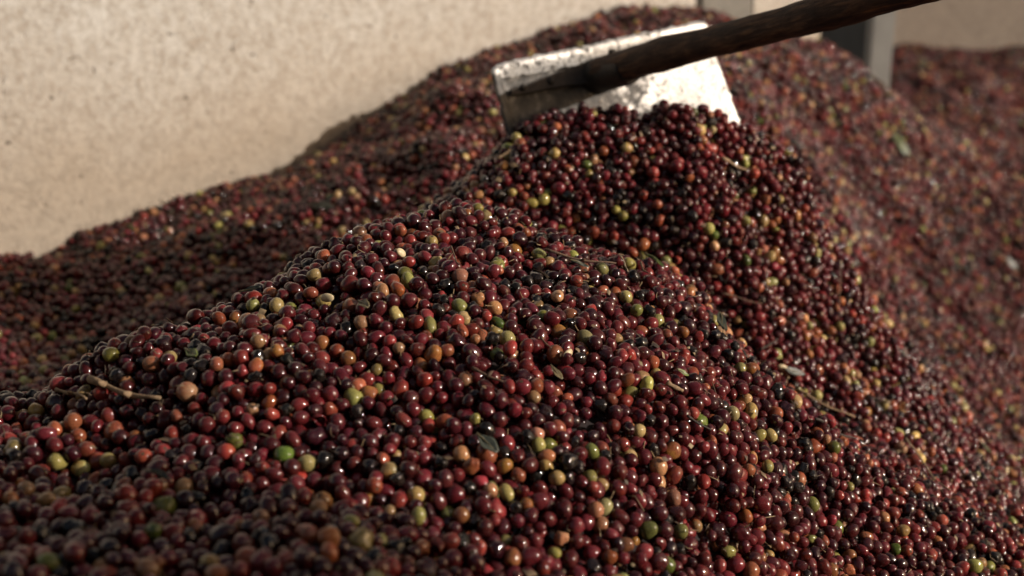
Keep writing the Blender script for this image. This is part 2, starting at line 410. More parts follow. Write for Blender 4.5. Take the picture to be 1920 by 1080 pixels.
other = 0.60 * np.array([(.30, .045, .018), (.10, .012, .010), (.36, .10, .03), (.45, .22, .05), (.38, .07, .025), (.42, .18, .05), (.34, .25, .05), (.28, .25, .05), (.03, .018, .012), (.09, .010, .014)])[cls]
blush = np.clip(rng.normal(.15, .35, NP_), 0, 1)          # how much of the second colour shows on one end
blush[cls == 0] *= .5; blush[cls == 1] *= .7; blush[cls == 9] *= .3
gloss = np.clip(rng.normal(.33, .08, NP_), .18, .6); gloss[cls == 8] = np.clip(rng.normal(.34, .1, (cls == 8).sum()), .2, .6)
seed = rng.uniform(0, 40, NP_)
# mesh variant: 0 round, 1 oval, 2 lumpy, 3 wrinkled, 4 with stalk, 5 dented
var = rng.choice(7, NP_, p=[.25, .31, .17, .05, .05, .12, .05]); var[cls == 8] = 3
var[(cls == 9) & (rng.uniform(size=NP_) < .3)] = 3
scl = np.c_[RAD * rng.uniform(.93, 1.03, NP_), RAD * rng.uniform(.93, 1.03, NP_), RAD * rng.uniform(.98, 1.18, NP_)]
scl[cls == 8] *= .90
q = rng.normal(size=(NP_, 4)); q /= np.linalg.norm(q, axis=1)[:, None]
rot = np.array([Quaternion(v).to_euler()[:] for v in q])

# ------------------------------------------------------------------ cherry shapes and skin
mc, t, b = mat('cherry_skin')
def attr(t, name):
    n = t.nodes.new('ShaderNodeAttribute'); n.attribute_type = 'INSTANCER'; n.attribute_name = name; return n
aT, aO, aB, aG, aS = [attr(t, k) for k in ('tint', 'second', 'blush', 'gloss', 'seed')]
oc = objco(t)
va = t.nodes.new('ShaderNodeVectorMath'); va.operation = 'ADD'; t.links.new(oc, va.inputs[0])
cmb = t.nodes.new('ShaderNodeCombineXYZ')
for k in range(3): t.links.new(aS.outputs['Fac'], cmb.inputs[k])
t.links.new(cmb.outputs[0], va.inputs[1]); vv = va.outputs[0]
sep = t.nodes.new('ShaderNodeSeparateXYZ'); t.links.new(oc, sep.inputs[0])
nz_ = noise(t, vv, 1.3, 3, 0.55)
side_ = math_n(t, 'ADD', math_n(t, 'MULTIPLY', sep.outputs[2], 0.55), math_n(t, 'MULTIPLY', math_n(t, 'SUBTRACT', nz_, 0.5), 2.2))
bf = math_n(t, 'MULTIPLY', math_n(t, 'ADD', side_, 0.5, True), aB.outputs['Fac'])
c = mix(t, bf, aT.outputs['Color'], aO.outputs['Color'])
spk = ramp(t, noise(t, vv, 3.4, 3, 0.6), (0.66, 0.0), (0.73, 1.0))
c = mix(t, math_n(t, 'MULTIPLY', spk, 0.75), c, (0.018, 0.011, 0.008))
mot = ramp(t, noise(t, vv, 5.5, 4, 0.6), (0.3, 0.72), (0.7, 1.18))
c = mix(t, 1.0, c, mot, 'MULTIPLY')
t.links.new(c, b.inputs['Base Color'])
film = noise(t, vv, 2.2, 4, 0.6)
t.links.new(math_n(t, 'ADD', aG.outputs['Fac'], math_n(t, 'MULTIPLY', math_n(t, 'SUBTRACT', film, 0.5), 0.5), True), b.inputs['Roughness'])
b.inputs['IOR'].default_value = 1.42
b.inputs['Coat IOR'].default_value = 1.55; b.inputs['Coat Roughness'].default_value = 0.08; b.inputs['Specular IOR Level'].default_value = 0.08
t.links.new(ramp(t, noise(t, vv, 0.9, 2, 0.5), (0.34, 0.2), (0.58, 1.0)), b.inputs['Coat Weight'])
b.inputs['Subsurface Weight'].default_value = 0.0
bump(t, b, noise(t, vv, 4.5, 5, 0.65), 0.30, 0.0014)
mk, t, b = mat('calyx_brown'); b.inputs['Base Color'].default_value = (.055, .035, .018, 1); b.inputs['Roughness'].default_value = .8
mst, t, b = mat('stalk_tan'); P0 = objco(t)
t.links.new(ramp(t, noise(t, P0, 300, 3), (0.3, (.11, .065, .03)), (0.7, (.25, .17, .085))), b.inputs['Base Color']); b.inputs['Roughness'].default_value = .85

def body_verts(kind, nu=16, nv=11, sd=0):
    r_ = np.random.default_rng(50 + kind + sd)
    V = []; F = []
    # random low order bumps
    ks = r_.normal(size=(9, 3)) * (1.6 if kind != 3 else 3.6); ph = r_.uniform(0, 6.28, 9)
    amp = {0: .022, 1: .025, 2: .070, 3: .085, 4: .025, 5: .03}[kind]
    for i in range(nv + 1):
        th = math.pi * i / nv
        for k in range(nu if 0 < i < nv else 1):
            f = 2 * math.pi * k / nu
            d = np.array([math.sin(th) * math.cos(f), math.sin(th) * math.sin(f), math.cos(th)])
            r = 1 + amp * np.sin(ks @ d + ph).sum() / 1.5
            if kind == 1: r *= 1 - .15 * (d[0] ** 2 + d[1] ** 2)
            if kind == 5:                                   # a flattened, dented side
                e = max(0, d[0] * .8 + d[1] * .3 - .35); r *= 1 - .55 * e ** 1.3
            p = d * r
            if i == 0: p[2] -= .09
            if i == 1: p[2] += .015
            if i == nv: p[2] += .05
            V.append(p)
    idx = lambda i, k: 0 if i == 0 else (1 + (nv - 1) * nu if i == nv else 1 + (i - 1) * nu + k % nu)
    for i in range(nv):
        for k in range(nu):
            f = [idx(i, k), idx(i + 1, k), idx(i + 1, k + 1), idx(i, k + 1)]
            g = []
            for e in f:
                if e not in g: g.append(e)
            F.append(tuple(g))
    return V, F
def ring_verts(zc=.90, r0=.13, r1=.21, nu=8):
    V, F = [], []
    for j, (r, z) in enumerate(((r1, -.02), (r1 * .92, .055), (r0, .06), (r0 * .8, .0))):
        for k in range(nu):
            a_ = 2 * math.pi * k / nu; V.append((r * math.cos(a_), r * math.sin(a_), zc + z))
    for j in range(3):
        for k in range(nu): F.append((j * nu + k, j * nu + (k + 1) % nu, (j + 1) * nu + (k + 1) % nu, (j + 1) * nu + k))
    F.append(tuple(3 * nu + k for k in range(nu)))
    return V, F
def stalk_verts():
    return tube([(0, 0, -.88), (.03, .02, -1.15), (.12, .05, -1.5), (.26, .06, -1.85)], [.12, .085, .075, .10], 6)
def husk_verts(nu=16, nv=8):
    V, F = [], []; r_ = np.random.default_rng(77); lim = [1.75 + .35 * math.sin(2 * k * 2 * math.pi / nu) + r_.uniform(-.22, .22) for k in range(nu)]
    for lay, s_ in ((0, 1.0), (1, .86)):
        V.append((0, 0, s_))
        for i in range(1, nv + 1):
            for k in range(nu):
                th = lim[k] * i / nv; f = 2 * math.pi * k / nu; q_ = 1 + .10 * math.sin(3 * f + 2 * th)
                V.append((s_ * q_ * math.sin(th) * math.cos(f), .72 * s_ * q_ * math.sin(th) * math.sin(f), s_ * math.cos(th)))
    n1 = 1 + nv * nu
    for lay in (0, 1):
        o0 = lay * n1
        for k in range(nu):
            f = (o0, o0 + 1 + k, o0 + 1 + (k + 1) % nu); F.append(f if lay == 0 else f[::-1])
            for i in range(nv - 1):
                a_, b2 = o0 + 1 + i * nu + k, o0 + 1 + i * nu + (k + 1) % nu; f = (a_, a_ + nu, b2 + nu, b2); F.append(f if lay == 0 else f[::-1])
    for k in range(nu):
        a_, b2 = 1 + (nv - 1) * nu + k, 1 + (nv - 1) * nu + (k + 1) % nu; F.append((a_, a_ + n1, b2 + n1, b2))
    return V, F
ring_me = mesh_from('calyx', *ring_verts()); ring_me.materials.append(mk)
stalk_me = mesh_from('stalk', *stalk_verts()); stalk_me.materials.append(mst)
body_me = []
tcol = bpy.data.collections.new('cherry_templates')
for k in range(7):
    V, F = body_verts(k) if k < 6 else husk_verts()
    me = mesh_from('cherry_body', V, F); me.materials.append(mc); body_me.append(me)
    V2, F2 = ring_verts(); A = list(V) + list(V2); B = list(F) + [tuple(i + len(V) for i in f) for f in F2]; nb, nr = len(F), len(F2)
    mi = [0] * nb + [1] * nr
    if k == 4:
        V3, F3 = stalk_verts(); off = len(A); A += list(V3); B += [tuple(i + off for i in f) for f in F3]; mi += [2] * len(F3)
    tm = mesh_from('cherry_template', A, B)
    for m_ in (mc, mk, mst): tm.materials.append(m_)
    tm.polygons.foreach_set('material_index', mi)
    tcol.objects.link(bpy.data.objects.new('cherry_template_%d' % k, tm))

# ------------------------------------------------------------------ which cherries show largest
W_, H_ = 960, 540
near = np.where((prd < 1.6) & (DIST > -0.03) & (prx > -40) & (prx < 1960) & (pry > 0) & (pry < 1120))[0]
near = near[np.argsort(-prd[near])]
buf = np.full((H_, W_), -1, np.int64)
for k in near:
    cx, cy, r = prx[k] / 2, pry[k] / 2, FPX * RAD[k] / prd[k] / 2
    x0, x1, y0, y1 = max(int(cx - r), 0), min(int(cx + r) + 2, W_), max(int(cy - r), 0), min(int(cy + r) + 2, H_)
    if x0 >= x1 or y0 >= y1: continue
    yy, xx = np.ogrid[y0:y1, x0:x1]
    s = buf[y0:y1, x0:x1]; s[(xx + .5 - cx) ** 2 + (yy + .5 - cy) ** 2 < r * r] = k
vis = np.bincount(buf[buf >= 0], minlength=NP_)
top = np.argsort(-vis)[:300]
tset = set(int(k) for k in top)
visible = np.where(vis > 40)[0]

# ------------------------------------------------------------------ the mass of cherries: one counted-by-nobody object
rest = np.array([k for k in range(NP_) if k not in tset])
step = 3
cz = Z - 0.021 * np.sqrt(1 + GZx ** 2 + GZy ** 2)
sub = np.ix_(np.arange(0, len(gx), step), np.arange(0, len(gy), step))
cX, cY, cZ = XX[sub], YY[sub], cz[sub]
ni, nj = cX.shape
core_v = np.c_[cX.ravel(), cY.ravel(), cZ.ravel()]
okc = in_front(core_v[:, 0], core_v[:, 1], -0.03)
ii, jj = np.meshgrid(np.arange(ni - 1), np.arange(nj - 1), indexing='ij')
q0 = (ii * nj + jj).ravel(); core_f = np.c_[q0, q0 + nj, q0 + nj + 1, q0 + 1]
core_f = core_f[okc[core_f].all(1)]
nr = len(rest)
me = bpy.data.meshes.new('coffee_cherries')
me.from_pydata(np.r_[P[rest], core_v].tolist(), [], (core_f + nr).tolist())
nvt = nr + len(core_v)
def put(name, typ, data, field):
    a_ = me.attributes.new(name, typ, 'POINT'); full = np.zeros((nvt,) + data.shape[1:], data.dtype); full[:nr] = data
    a_.data.foreach_set(field, full.ravel())
put('pt', 'BOOLEAN', np.ones(nr, bool), 'value')
put('tint', 'FLOAT_VECTOR', tint[rest].astype(np.float32), 'vector')
put('second', 'FLOAT_VECTOR', other[rest].astype(np.float32), 'vector')
put('blush', 'FLOAT', blush[rest].astype(np.float32), 'value')
put('gloss', 'FLOAT', gloss[rest].astype(np.float32), 'value')
put('seed', 'FLOAT', seed[rest].astype(np.float32), 'value')
put('rot', 'FLOAT_VECTOR', rot[rest].astype(np.float32), 'vector')
put('scl', 'FLOAT_VECTOR', scl[rest].astype(np.float32), 'vector')
put('variant', 'INT', var[rest].astype(np.int32), 'value')
mcore, t, b = mat('heap_core'); b.inputs['Base Color'].default_value = (.012, .005, .005, 1); b.inputs['Roughness'].default_value = .9  # near-black colour puts shade into the gaps between the cherries
me.materials.append(mcore)
heap = link('coffee_cherries', me)
heap['kind'] = 'stuff'; heap['label'] = 'great heap of red, maroon, yellow and green coffee cherries'
ng = bpy.data.node_groups.new('scatter_cherries', 'GeometryNodeTree')
ng.interface.new_socket('Geometry', in_out='INPUT', socket_type='NodeSocketGeometry')
ng.interface.new_socket('Geometry', in_out='OUTPUT', socket_type='NodeSocketGeometry')
gi = ng.nodes.new('NodeGroupInput'); go = ng.nodes.new('NodeGroupOutput')
def named(nm, typ):
    n = ng.nodes.new('GeometryNodeInputNamedAttribute'); n.data_type = typ; n.inputs['Name'].default_value = nm; return n.outputs['Attribute']
sg = ng.nodes.new('GeometryNodeSeparateGeometry'); sg.domain = 'POINT'
ng.links.new(gi.outputs[0], sg.inputs[0]); ng.links.new(named('pt', 'BOOLEAN'), sg.inputs['Selection'])
ci = ng.nodes.new('GeometryNodeCollectionInfo'); ci.inputs['Collection'].default_value = tcol
ci.inputs['Separate Children'].default_value = True; ci.inputs['Reset Children'].default_value = True
ip = ng.nodes.new('GeometryNodeInstanceOnPoints'); ip.inputs['Pick Instance'].default_value = True
ng.links.new(sg.outputs[0], ip.inputs['Points']); ng.links.new(ci.outputs[0], ip.inputs['Instance'])
ng.links.new(named('variant', 'INT'), ip.inputs['Instance Index'])
e2r = ng.nodes.new('FunctionNodeEulerToRotation')
ng.links.new(named('rot', 'FLOAT_VECTOR'), e2r.inputs[0]); ng.links.new(e2r.outputs[0], ip.inputs['Rotation'])
ng.links.new(named('scl', 'FLOAT_VECTOR'), ip.inputs['Scale'])
jg = ng.nodes.new('GeometryNodeJoinGeometry')
ng.links.new(sg.outputs[1], jg.inputs[0]); ng.links.new(ip.outputs[0], jg.inputs[0]); ng.links.new(jg.outputs[0], go.inputs[0])
md_ = heap.modifiers.new('scatter', 'NODES'); md_.node_group = ng

# ------------------------------------------------------------------ the 300 cherries that show largest, each its own thing
VIS = P[visible]; VC = cls[visible]
def art(s): return ('an ' if s[0] in 'aeiou' else 'a ') + s
rm = np.median(RAD)
SHAPE = {0: 'round', 1: 'oval', 2: 'lumpy', 3: 'wrinkled', 4: 'stalked', 5: 'dented', 6: 'split'}
for k in top:
    k = int(k)
    o = link('coffee_cherry', body_me[var[k]], None, None, P[k])
    o.rotation_euler = rot[k]; o.scale = scl[k]
    o['tint'] = [float(v) for v in tint[k]]; o['second'] = [float(v) for v in other[k]]
    o['blush'] = float(blush[k]); o['gloss'] = float(gloss[k]); o['seed'] = float(seed[k])
    dd = ((VIS - P[k]) ** 2).sum(1); nb = np.argsort(dd)[1:4]
    names = [CLS[VC[n_]][0] for n_ in nb]
    size = 'large' if RAD[k] > rm * 1.12 else ('small' if RAD[k] < rm * .88 else 'medium')
    col_ = CLS[cls[k]][0]
    shp = '' if 'shrivelled' in col_ else SHAPE[var[k]] + ' '
    tag(o, '%s %s%s coffee cherry between %s, %s and %s cherries' % (size, shp, col_, *names), 'cherry',
        'coffee cherries on the near slope of the heap')
    link('calyx', ring_me, None, o)
    if var[k] == 4: link('stalk', stalk_me, None, o)
print('cherries', round(time.time() - T0, 1))

# ------------------------------------------------------------------ the hoe
mh, t, b = mat('worn_hoe_metal'); oc = objco(t)
sep = t.nodes.new('ShaderNodeSeparateXYZ'); t.links.new(oc, sep.inputs[0])
n1 = noise(t, oc, 22, 5, 0.62, 0.4); n2 = noise(t, oc, 150, 5, 0.7); n3 = noise(t, oc, 70, 4, 0.6, 0.5)
# the dark crust gives way to bare metal towards the far corner and along the rim
fx = math_n(t, 'MULTIPLY', math_n(t, 'SUBTRACT', sep.outputs[0], 0.150), 9.0)
fy = math_n(t, 'MULTIPLY', math_n(t, 'ADD', sep.outputs[1], 0.03), 3.0)
rimf = N(t, 'ShaderNodeAttribute'); rimf.attribute_name = 'rim'
wear = math_n(t, 'ADD', math_n(t, 'SUBTRACT', fx, fy), math_n(t, 'ADD', math_n(t, 'MULTIPLY', math_n(t, 'SUBTRACT', n1, 0.5), 2.6), math_n(t, 'MULTIPLY', math_n(t, 'SUBTRACT', n3, 0.5), 1.3)))
wear = math_n(t, 'ADD', wear, math_n(t, 'MULTIPLY', rimf.outputs['Fac'], 1.7))
wf = ramp(t, math_n(t, 'ADD', wear, 0.42, True), (0.2, 0.0), (0.62, 1.0))
pits = ramp(t, noise(t, oc, 130, 4, 0.65), (0.36, 1.0), (0.47, 0.0))
wf = math_n(t, 'SUBTRACT', wf, math_n(t, 'MULTIPLY', pits, math_n(t, 'SUBTRACT', 1.0, math_n(t, 'MULTIPLY', math_n(t, 'SUBTRACT', sep.outputs[0], 0.10), 5.5, True))), True)
grime = ramp(t, noise(t, oc, 48, 6, 0.72, 0.8), (0.56, 0.0), (0.66, 0.85))
wf = math_n(t, 'SUBTRACT', wf, grime, True)
fleck = ramp(t, noise(t, oc, 210, 3, 0.6), (0.62, 0.0), (0.68, 0.8))
wf = math_n(t, 'SUBTRACT', wf, fleck, True)
crust = ramp(t, n3, (0.3, (.012, .011, .010)), (0.55, (.075, .066, .057)), (0.72, (.26, .24, .21)))
bare = ramp(t, n2, (0.25, (.50, .48, .45)), (0.7, (.72, .71, .69)))
t.links.new(mix(t, wf, crust, bare), b.inputs['Base Color'])
t.links.new(ramp(t, wf, (0.0, 0.05), (1.0, 0.55)), b.inputs['Metallic'])
t.links.new(ramp(t, wf, (0.0, 0.55), (1.0, 0.46)), b.inputs['Roughness'])
bump(t, b, math_n(t, 'ADD', math_n(t, 'MULTIPLY', n2, 0.6), n1), 0.55, 0.0025)
hoe = bpy.data.objects.new('hoe', None); COL.objects.link(hoe)
M = Matrix(((H_W[0], H_D[0], -np.cross(H_D, H_W)[0], H_TL[0]), (H_W[1], H_D[1], -np.cross(H_D, H_W)[1], H_TL[1]), (H_W[2], H_D[2], -np.cross(H_D, H_W)[2], H_TL[2]), (0, 0, 0, 1)))
nz3 = np.cross(H_W, H_D)                                     # local z; right handed
SGN = 1.0 if nz3.dot(H_N) > 0 else -1.0                      # +1 when local z points to the user's side
hoe.matrix_world = Matrix(((H_W[0], H_D[0], nz3[0], H_TL[0]), (H_W[1], H_D[1], nz3[1], H_TL[1]), (H_W[2], H_D[2], nz3[2], H_TL[2]), (0, 0, 0, 1)))
tag(hoe, 'wide metal hoe with a dark wooden handle, its blade dragging cherries down the heap', 'hoe')
# blade: local x = width, y = down, z * SGN = towards the user; folded rim along the top and one side
def blade():
    NX, NY = 60, 44; RIM = 0.017
    V, F, rim = [], [], []
    rr = np.random.default_rng(5)
    ed = rr.normal(0, .0008, (NX + 1, NY + 1))
    for i in range(NX + 1):
        for j in range(NY + 1):
            u = i / NX * HW_LEN; v = j / NY * H_LEN
            # rounded top corners
            for cx_, s_ in ((0.016, -1), (HW_LEN - 0.012, 1)):
                rc = 0.016 if s_ < 0 else 0.012
                if (u - cx_) * s_ > 0 and v < rc:
                    du, dv = (u - cx_), v - rc; L = math.hypot(du, dv); Lm = max(abs(du), abs(dv))
                    if L > 1e-9: u, v = cx_ + du * Lm / L, rc + dv * Lm / L
            e = min(v, u * 1.35)                                # distance into the sheet from the folded edges
            z = 0.010 * math.exp(-((max(0, e)) / RIM) ** 4) - 0.004 * math.sin(math.pi * u / HW_LEN) * min(1, v / .1)
            z += 0.0012 * math.sin(37 * u + 3 * v) * math.cos(29 * v)
            ww = 1.0 - 0.10 * (v / H_LEN) * 0
            ju = ed[i, j] if i in (0, NX) else 0; jv = ed[i, j] if j in (0, NY) else 0
            V.append((u * ww + ju + 0.012 * (v / H_LEN) * (1 if u > HW_LEN / 2 else -0.6) * abs(u / HW_LEN - .5) * 2, v + jv, SGN * z)); rim.append((1.0 if v <= u * 1.35 else max(0, 1 - v / .09)) if e < RIM * .95 else 0.0)
    for i in range(NX):
        for j in range(NY):
            a_ = i * (NY + 1) + j; F.append((a_, a_ + 1, a_ + NY + 2, a_ + NY + 1))
    me = mesh_from('blade', V, F)
    at = me.attributes.new('rim', 'FLOAT', 'POINT'); at.data.foreach_set('value', rim)
    return me
bl = link('blade', blade(), mh, hoe)
sm = bl.modifiers.new('thickness', 'SOLIDIFY'); sm.thickness = 0.003; sm.offset = 0
# handle
J = campt(0.1058, 0.2625, 1.763); hv = camdir(0.60, 0.030, -1.0); HL = 1.12
Minv = hoe.matrix_world.inverted()
def loc(p): return np.array(Minv @ Vector(p))
mw, t, b = mat('weathered_wood'); oc = objco(t)
mp = t.nodes.new('ShaderNodeMapping'); t.links.new(oc, mp.inputs[0]); mp.inputs['Scale'].default_value = (1, 1, 1)
hl = loc(J + hv) - loc(J); hl /= np.linalg.norm(hl)
mp.inputs['Rotation'].default_value = Vector(hl).rotation_difference(Vector((1, 0, 0))).to_euler()
mp2 = t.nodes.new('ShaderNodeMapping'); mp2.inputs['Scale'].default_value = (0.12, 1, 1); t.links.new(mp.outputs[0], mp2.inputs[0])
g1 = noise(t, mp2.outputs[0], 180, 5, 0.65, 0.4); g2 = noise(t, oc, 30, 4, 0.6)
cw = ramp(t, g1, (0.3, (.012, .0075, .0055)), (0.5, (.052, .028, .017)), (0.72, (.15, .080, .042)))
cw = mix(t, ramp(t, noise(t, mp2.outputs[0], 60, 4, 0.6, 0.5), (0.62, 0.0), (0.72, 1.0)), cw, (.22, .10, .038))
cw = mix(t, ramp(t, g2, (0.48, 0.0), (0.72, 0.7)), cw, (.012, .0085, .0075))
t.links.new(cw, b.inputs['Base Color']); b.inputs['Roughness'].default_value = 0.75
b.inputs['Specular IOR Level'].default_value = 0.25
bump(t, b, math_n(t, 'ADD', g1, g2), 0.8, 0.003)
HN = 90
pts, rad_ = [], []
for i in range(HN):
    f = i / (HN - 1); p = J + hv * (f * HL - 0.004)
    p = p + np.array([0, 0, 1]) * (0.004 * math.sin(5 * f * HL + .5) + 0.0015 * math.sin(17 * f * HL))
    pts.append(loc(p)); rad_.append(0.0190 - 0.0028 * min(1, f * 1.6) + 0.0010 * math.sin(23 * f) + 0.0007 * math.sin(61 * f + 1))
V, F = tube(pts, rad_, 24, True, 0.045)
link('handle', mesh_from('handle', V, F), mw, hoe)
# iron socket at the blade, with its rivet
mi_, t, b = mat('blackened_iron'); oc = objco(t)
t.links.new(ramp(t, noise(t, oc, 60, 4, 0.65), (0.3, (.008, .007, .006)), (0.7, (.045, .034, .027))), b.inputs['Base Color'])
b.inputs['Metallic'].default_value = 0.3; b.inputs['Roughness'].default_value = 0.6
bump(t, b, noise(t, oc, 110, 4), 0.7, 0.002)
V, F = tube([loc(J + hv * f) for f in (-0.006, 0.004, 0.012, 0.055, 0.06)], [0.0245, 0.0225, 0.0208, 0.0205, 0.0194], 20, True, 0.03)
skt = link('socket', mesh_from('socket', V, F), mi_, hoe)
# dark raised strip standing in for the handle's shadow across the plate
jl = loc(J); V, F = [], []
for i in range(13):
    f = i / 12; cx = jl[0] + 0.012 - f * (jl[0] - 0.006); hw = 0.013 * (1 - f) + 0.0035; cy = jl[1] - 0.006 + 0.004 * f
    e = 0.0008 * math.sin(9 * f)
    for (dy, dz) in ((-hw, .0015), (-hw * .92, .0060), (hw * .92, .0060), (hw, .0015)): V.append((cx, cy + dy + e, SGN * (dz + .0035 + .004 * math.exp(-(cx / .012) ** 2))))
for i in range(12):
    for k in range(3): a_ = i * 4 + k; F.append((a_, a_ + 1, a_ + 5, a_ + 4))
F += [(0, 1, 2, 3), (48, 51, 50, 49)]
link('handle_shadow_strip', mesh_from('handle_shadow_strip', V, F, False), mi_, hoe)
for fx in (0.035, 0.072):  # rivet heads dressing the added shadow strip
    V, F = tube([(fx, jl[1] - .004, SGN * .008), (fx, jl[1] - .004, SGN * .0115), (fx, jl[1] - .004, SGN * .0125)], [.0048, .0042, .0024], 10)
    link('rivet', mesh_from('rivet', V, F), mi_, hoe)
pr_ = J + hv * 0.035; up_ = np.cross(hv, H_W); up_ /= np.linalg.norm(up_); up_ = up_ if up_[2] > 0 else -up_
V, F = tube([loc(pr_ + up_ * 0.022), loc(pr_ + up_ * 0.0255), loc(pr_ + up_ * 0.0268)], [0.0055, 0.005, 0.003], 10)
link('rivet', mesh_from('rivet', V, F), mi_, skt)

# ------------------------------------------------------------------ twigs, leaves, beans lying in the heap
def twig_mat(name, c0, c1):
    m, t, b = mat(name); oc = objco(t)
    t.links.new(ramp(t, noise(t, oc, 140, 4, 0.6), (0.3, c0), (0.7, c1)), b.inputs['Base Color'])
    b.inputs['Roughness'].default_value = .8; bump(t, b, noise(t, oc, 500, 3), .6, .001); return m
TW = {'tan': twig_mat('twig_tan', (.14, .085, .045), (.27, .18, .10)), 'brown': twig_mat('twig_brown', (.045, .024, .014), (.12, .065, .035)),
      'dark': twig_mat('twig_dark', (.015, .011, .009), (.04, .028, .02)), 'pale': twig_mat('twig_pale', (.22, .17, .10), (.36, .29, .19))}
def on_heap(px, py, lift=0.004):
    p = hit(px, py); return p + snormal(p[0], p[1]) * lift
twigs = [((170,712),(300,750),2.6,'tan',.0,'thick tan twig lying across the low crest',2), ((1020,477),(1152,503),1.3,'brown',.004,'long thin brown twig lying just below the mound crest',1),
 ((885,696),(942,722),1.3,'brown',.003,'short brown twig between red cherries on the mound',1), ((1495,733),(1602,785),1.4,'tan',.001,'pale knobbly fruiting stalk with bumps on the sunlit slope',4),
 ((1525,788),(1604,828),1.2,'dark',.002,'straight dark twig just below the knobbly pale stalk',0), ((1697,828),(1778,927),1.0,'pale',.003,'straight slender pale stem on the far low slope',0),
 ((1350,300),(1398,321),1.7,'tan',.003,'tan twig stub among the cherries held by the hoe',0), ((1283,785),(1327,811),1.0,'dark',.004,'thin dark hooked twig beside a green cherry',1),
 ((1350,550),(1425,572),.9,'brown',.004,'hair thin brown stem under the hoe mound',0), ((845,473),(858,508),.9,'brown',.005,'thin bent stem standing among cherries on the crest',0),
 ((1423,657),(1452,638),1.3,'dark',.005,'short dark twig sticking up near a curled leaf',0), ((1569,500),(1567,572),1.0,'brown',.005,'upright thin brown stem at the edge of the hoe mound',0),
 ((1247,722),(1276,737),2.2,'tan',.003,'stubby tan stalk end on the sunlit mound',0), ((936,302),(962,283),1.3,'tan',.004,'small tan twig by the lower corner of the hoe blade',0),
 ((1160,492),(1172,520),.8,'pale',.006,'tiny pale stem poking up at the end of the long twig',0), ((1200,500),(1215,522),1.0,'brown',.004,'tiny brown stem beside a narrow green leaf',0),
 ((110,735),(165,752),1.5,'tan',.003,'short fibrous tan twig near the thick twig',1), ((520,345),(540,362),1.6,'tan',.003,'small tan twig in the hollow by the plastered wall',0),
 ((68,495),(115,520),1.4,'brown',.003,'thin brown twig in the shaded hollow under the wall',0), ((1010,640),(1030,660),.9,'brown',.004,'fine brown stem above the torn leaf',0)]
for (a_, b2, r_, mk_, lift, lab, kn) in twigs:
    p0, p1 = on_heap(*a_, lift), on_heap(*b2, lift); n = 9; pts = []
    L = np.linalg.norm(p1 - p0); sidev = np.cross(p1 - p0, [0, 0, 1.0]); sidev /= np.linalg.norm(sidev) + 1e-9
    amp = random.uniform(-.06, .06) * L; ph = random.uniform(0, 3)
    rr = []
    for i in range(n):
        f = i / (n - 1); p = p0 + (p1 - p0) * f + sidev * (amp * math.sin(math.pi * f) + .012 * L * math.sin(9 * f + ph)) + np.array([0, 0, .02 * L * math.sin(7 * f + ph)])
        pts.append(p); rr.append(r_ * .001 * (1.1 - .45 * f) * (1 + .18 * math.sin(11 * f + ph)))
    c0 = pts[n // 2]; V, F = tube([p - c0 for p in pts], rr, 7, True, .08)
    o = link('twig', mesh_from('twig', V, F), TW[mk_], None, c0); tag(o, lab, 'twig')
    for k in range(kn):                                        # side buds and knots
        f = int((k + 1) * (n - 1) / (kn + 1)); q0 = pts[f] - c0
        dv = sidev * random.choice((-1, 1)) + np.array([0, 0, .7]) + (p1 - p0) / L * .5
        V, F = tube([q0, q0 + dv * r_ * .0018, q0 + dv * r_ * .0036], [r_ * .0012, r_ * .0011, r_ * .0005], 6)
        link('bud', mesh_from('bud', V, F), TW[mk_], o)

def leaf_mat(name, c0, c1, c2):
    m, t, b = mat(name); oc = objco(t)
    t.links.new(ramp(t, noise(t, oc, 70, 4, 0.6, .5), (0.3, c0), (0.55, c1), (0.75, c2)), b.inputs['Base Color'])
    b.inputs['Roughness'].default_value = .42; bump(t, b, noise(t, oc, 260, 3), .4, .001); return m
LM = {'green': leaf_mat('leaf_green', (.014, .026, .006), (.035, .055, .010), (.11, .085, .015)), 'dark': leaf_mat('leaf_dark', (.008, .011, .008), (.018, .024, .015), (.035, .035, .02)),
      'brown': leaf_mat('leaf_brown', (.06, .045, .02), (.13, .10, .05), (.20, .17, .10)), 'grey': leaf_mat('leaf_grey', (.028, .034, .026), (.055, .06, .045), (.09, .09, .065)),
      'lime': leaf_mat('leaf_lime', (.06, .085, .015), (.11, .14, .03), (.17, .17, .04))}
leaves = [((1650,238),(1718,306),.60,'green','fallen green and yellow leaf on the sunlit far slope'), ((885,815),(940,870),.75,'grey','torn grey green leaf piece on the lower mound'),
 ((1020,690),(1055,728),.6,'brown','torn brown leaf scrap beside a green cherry'), ((672,572),(700,592),.8,'brown','small olive brown leaf piece on the crest'),
 ((1198,482),(1250,515),.35,'green','narrow green leaf below the hoe mound'), ((1455,690),(1512,712),.45,'dark','dark folded leaf on the slope beside a pale bean'),
 ((1822,828),(1862,862),.5,'green','dark leaf with yellowish tip low on the far slope'), ((1334,590),(1356,632),.5,'dark','dark upright leaf below the hoe mound'),
 ((1055,498),(1112,512),.4,'dark','dark green leaf under the long brown twig'), ((445,560),(505,548),.5,'dark','dark dry leaf on the rim of the crest'),
 ((265,895),(325,915),.5,'dark','dark bluish leaf on the shaded slope'), ((1870,480),(1915,515),.6,'dark','dark leaf on the far sunlit slope'),
 ((348,664),(382,684),.6,'lime','bright green leaf scrap on the low crest'), ((570,385),(640,400),.5,'dark','dark leaf lying in the hollow below the wall'),
 ((232,425),(262,440),.35,'green','little green leaf close under the plastered wall'), ((1255,700),(1290,716),.6,'lime','small lime coloured leaf scrap on the sunlit mound')]
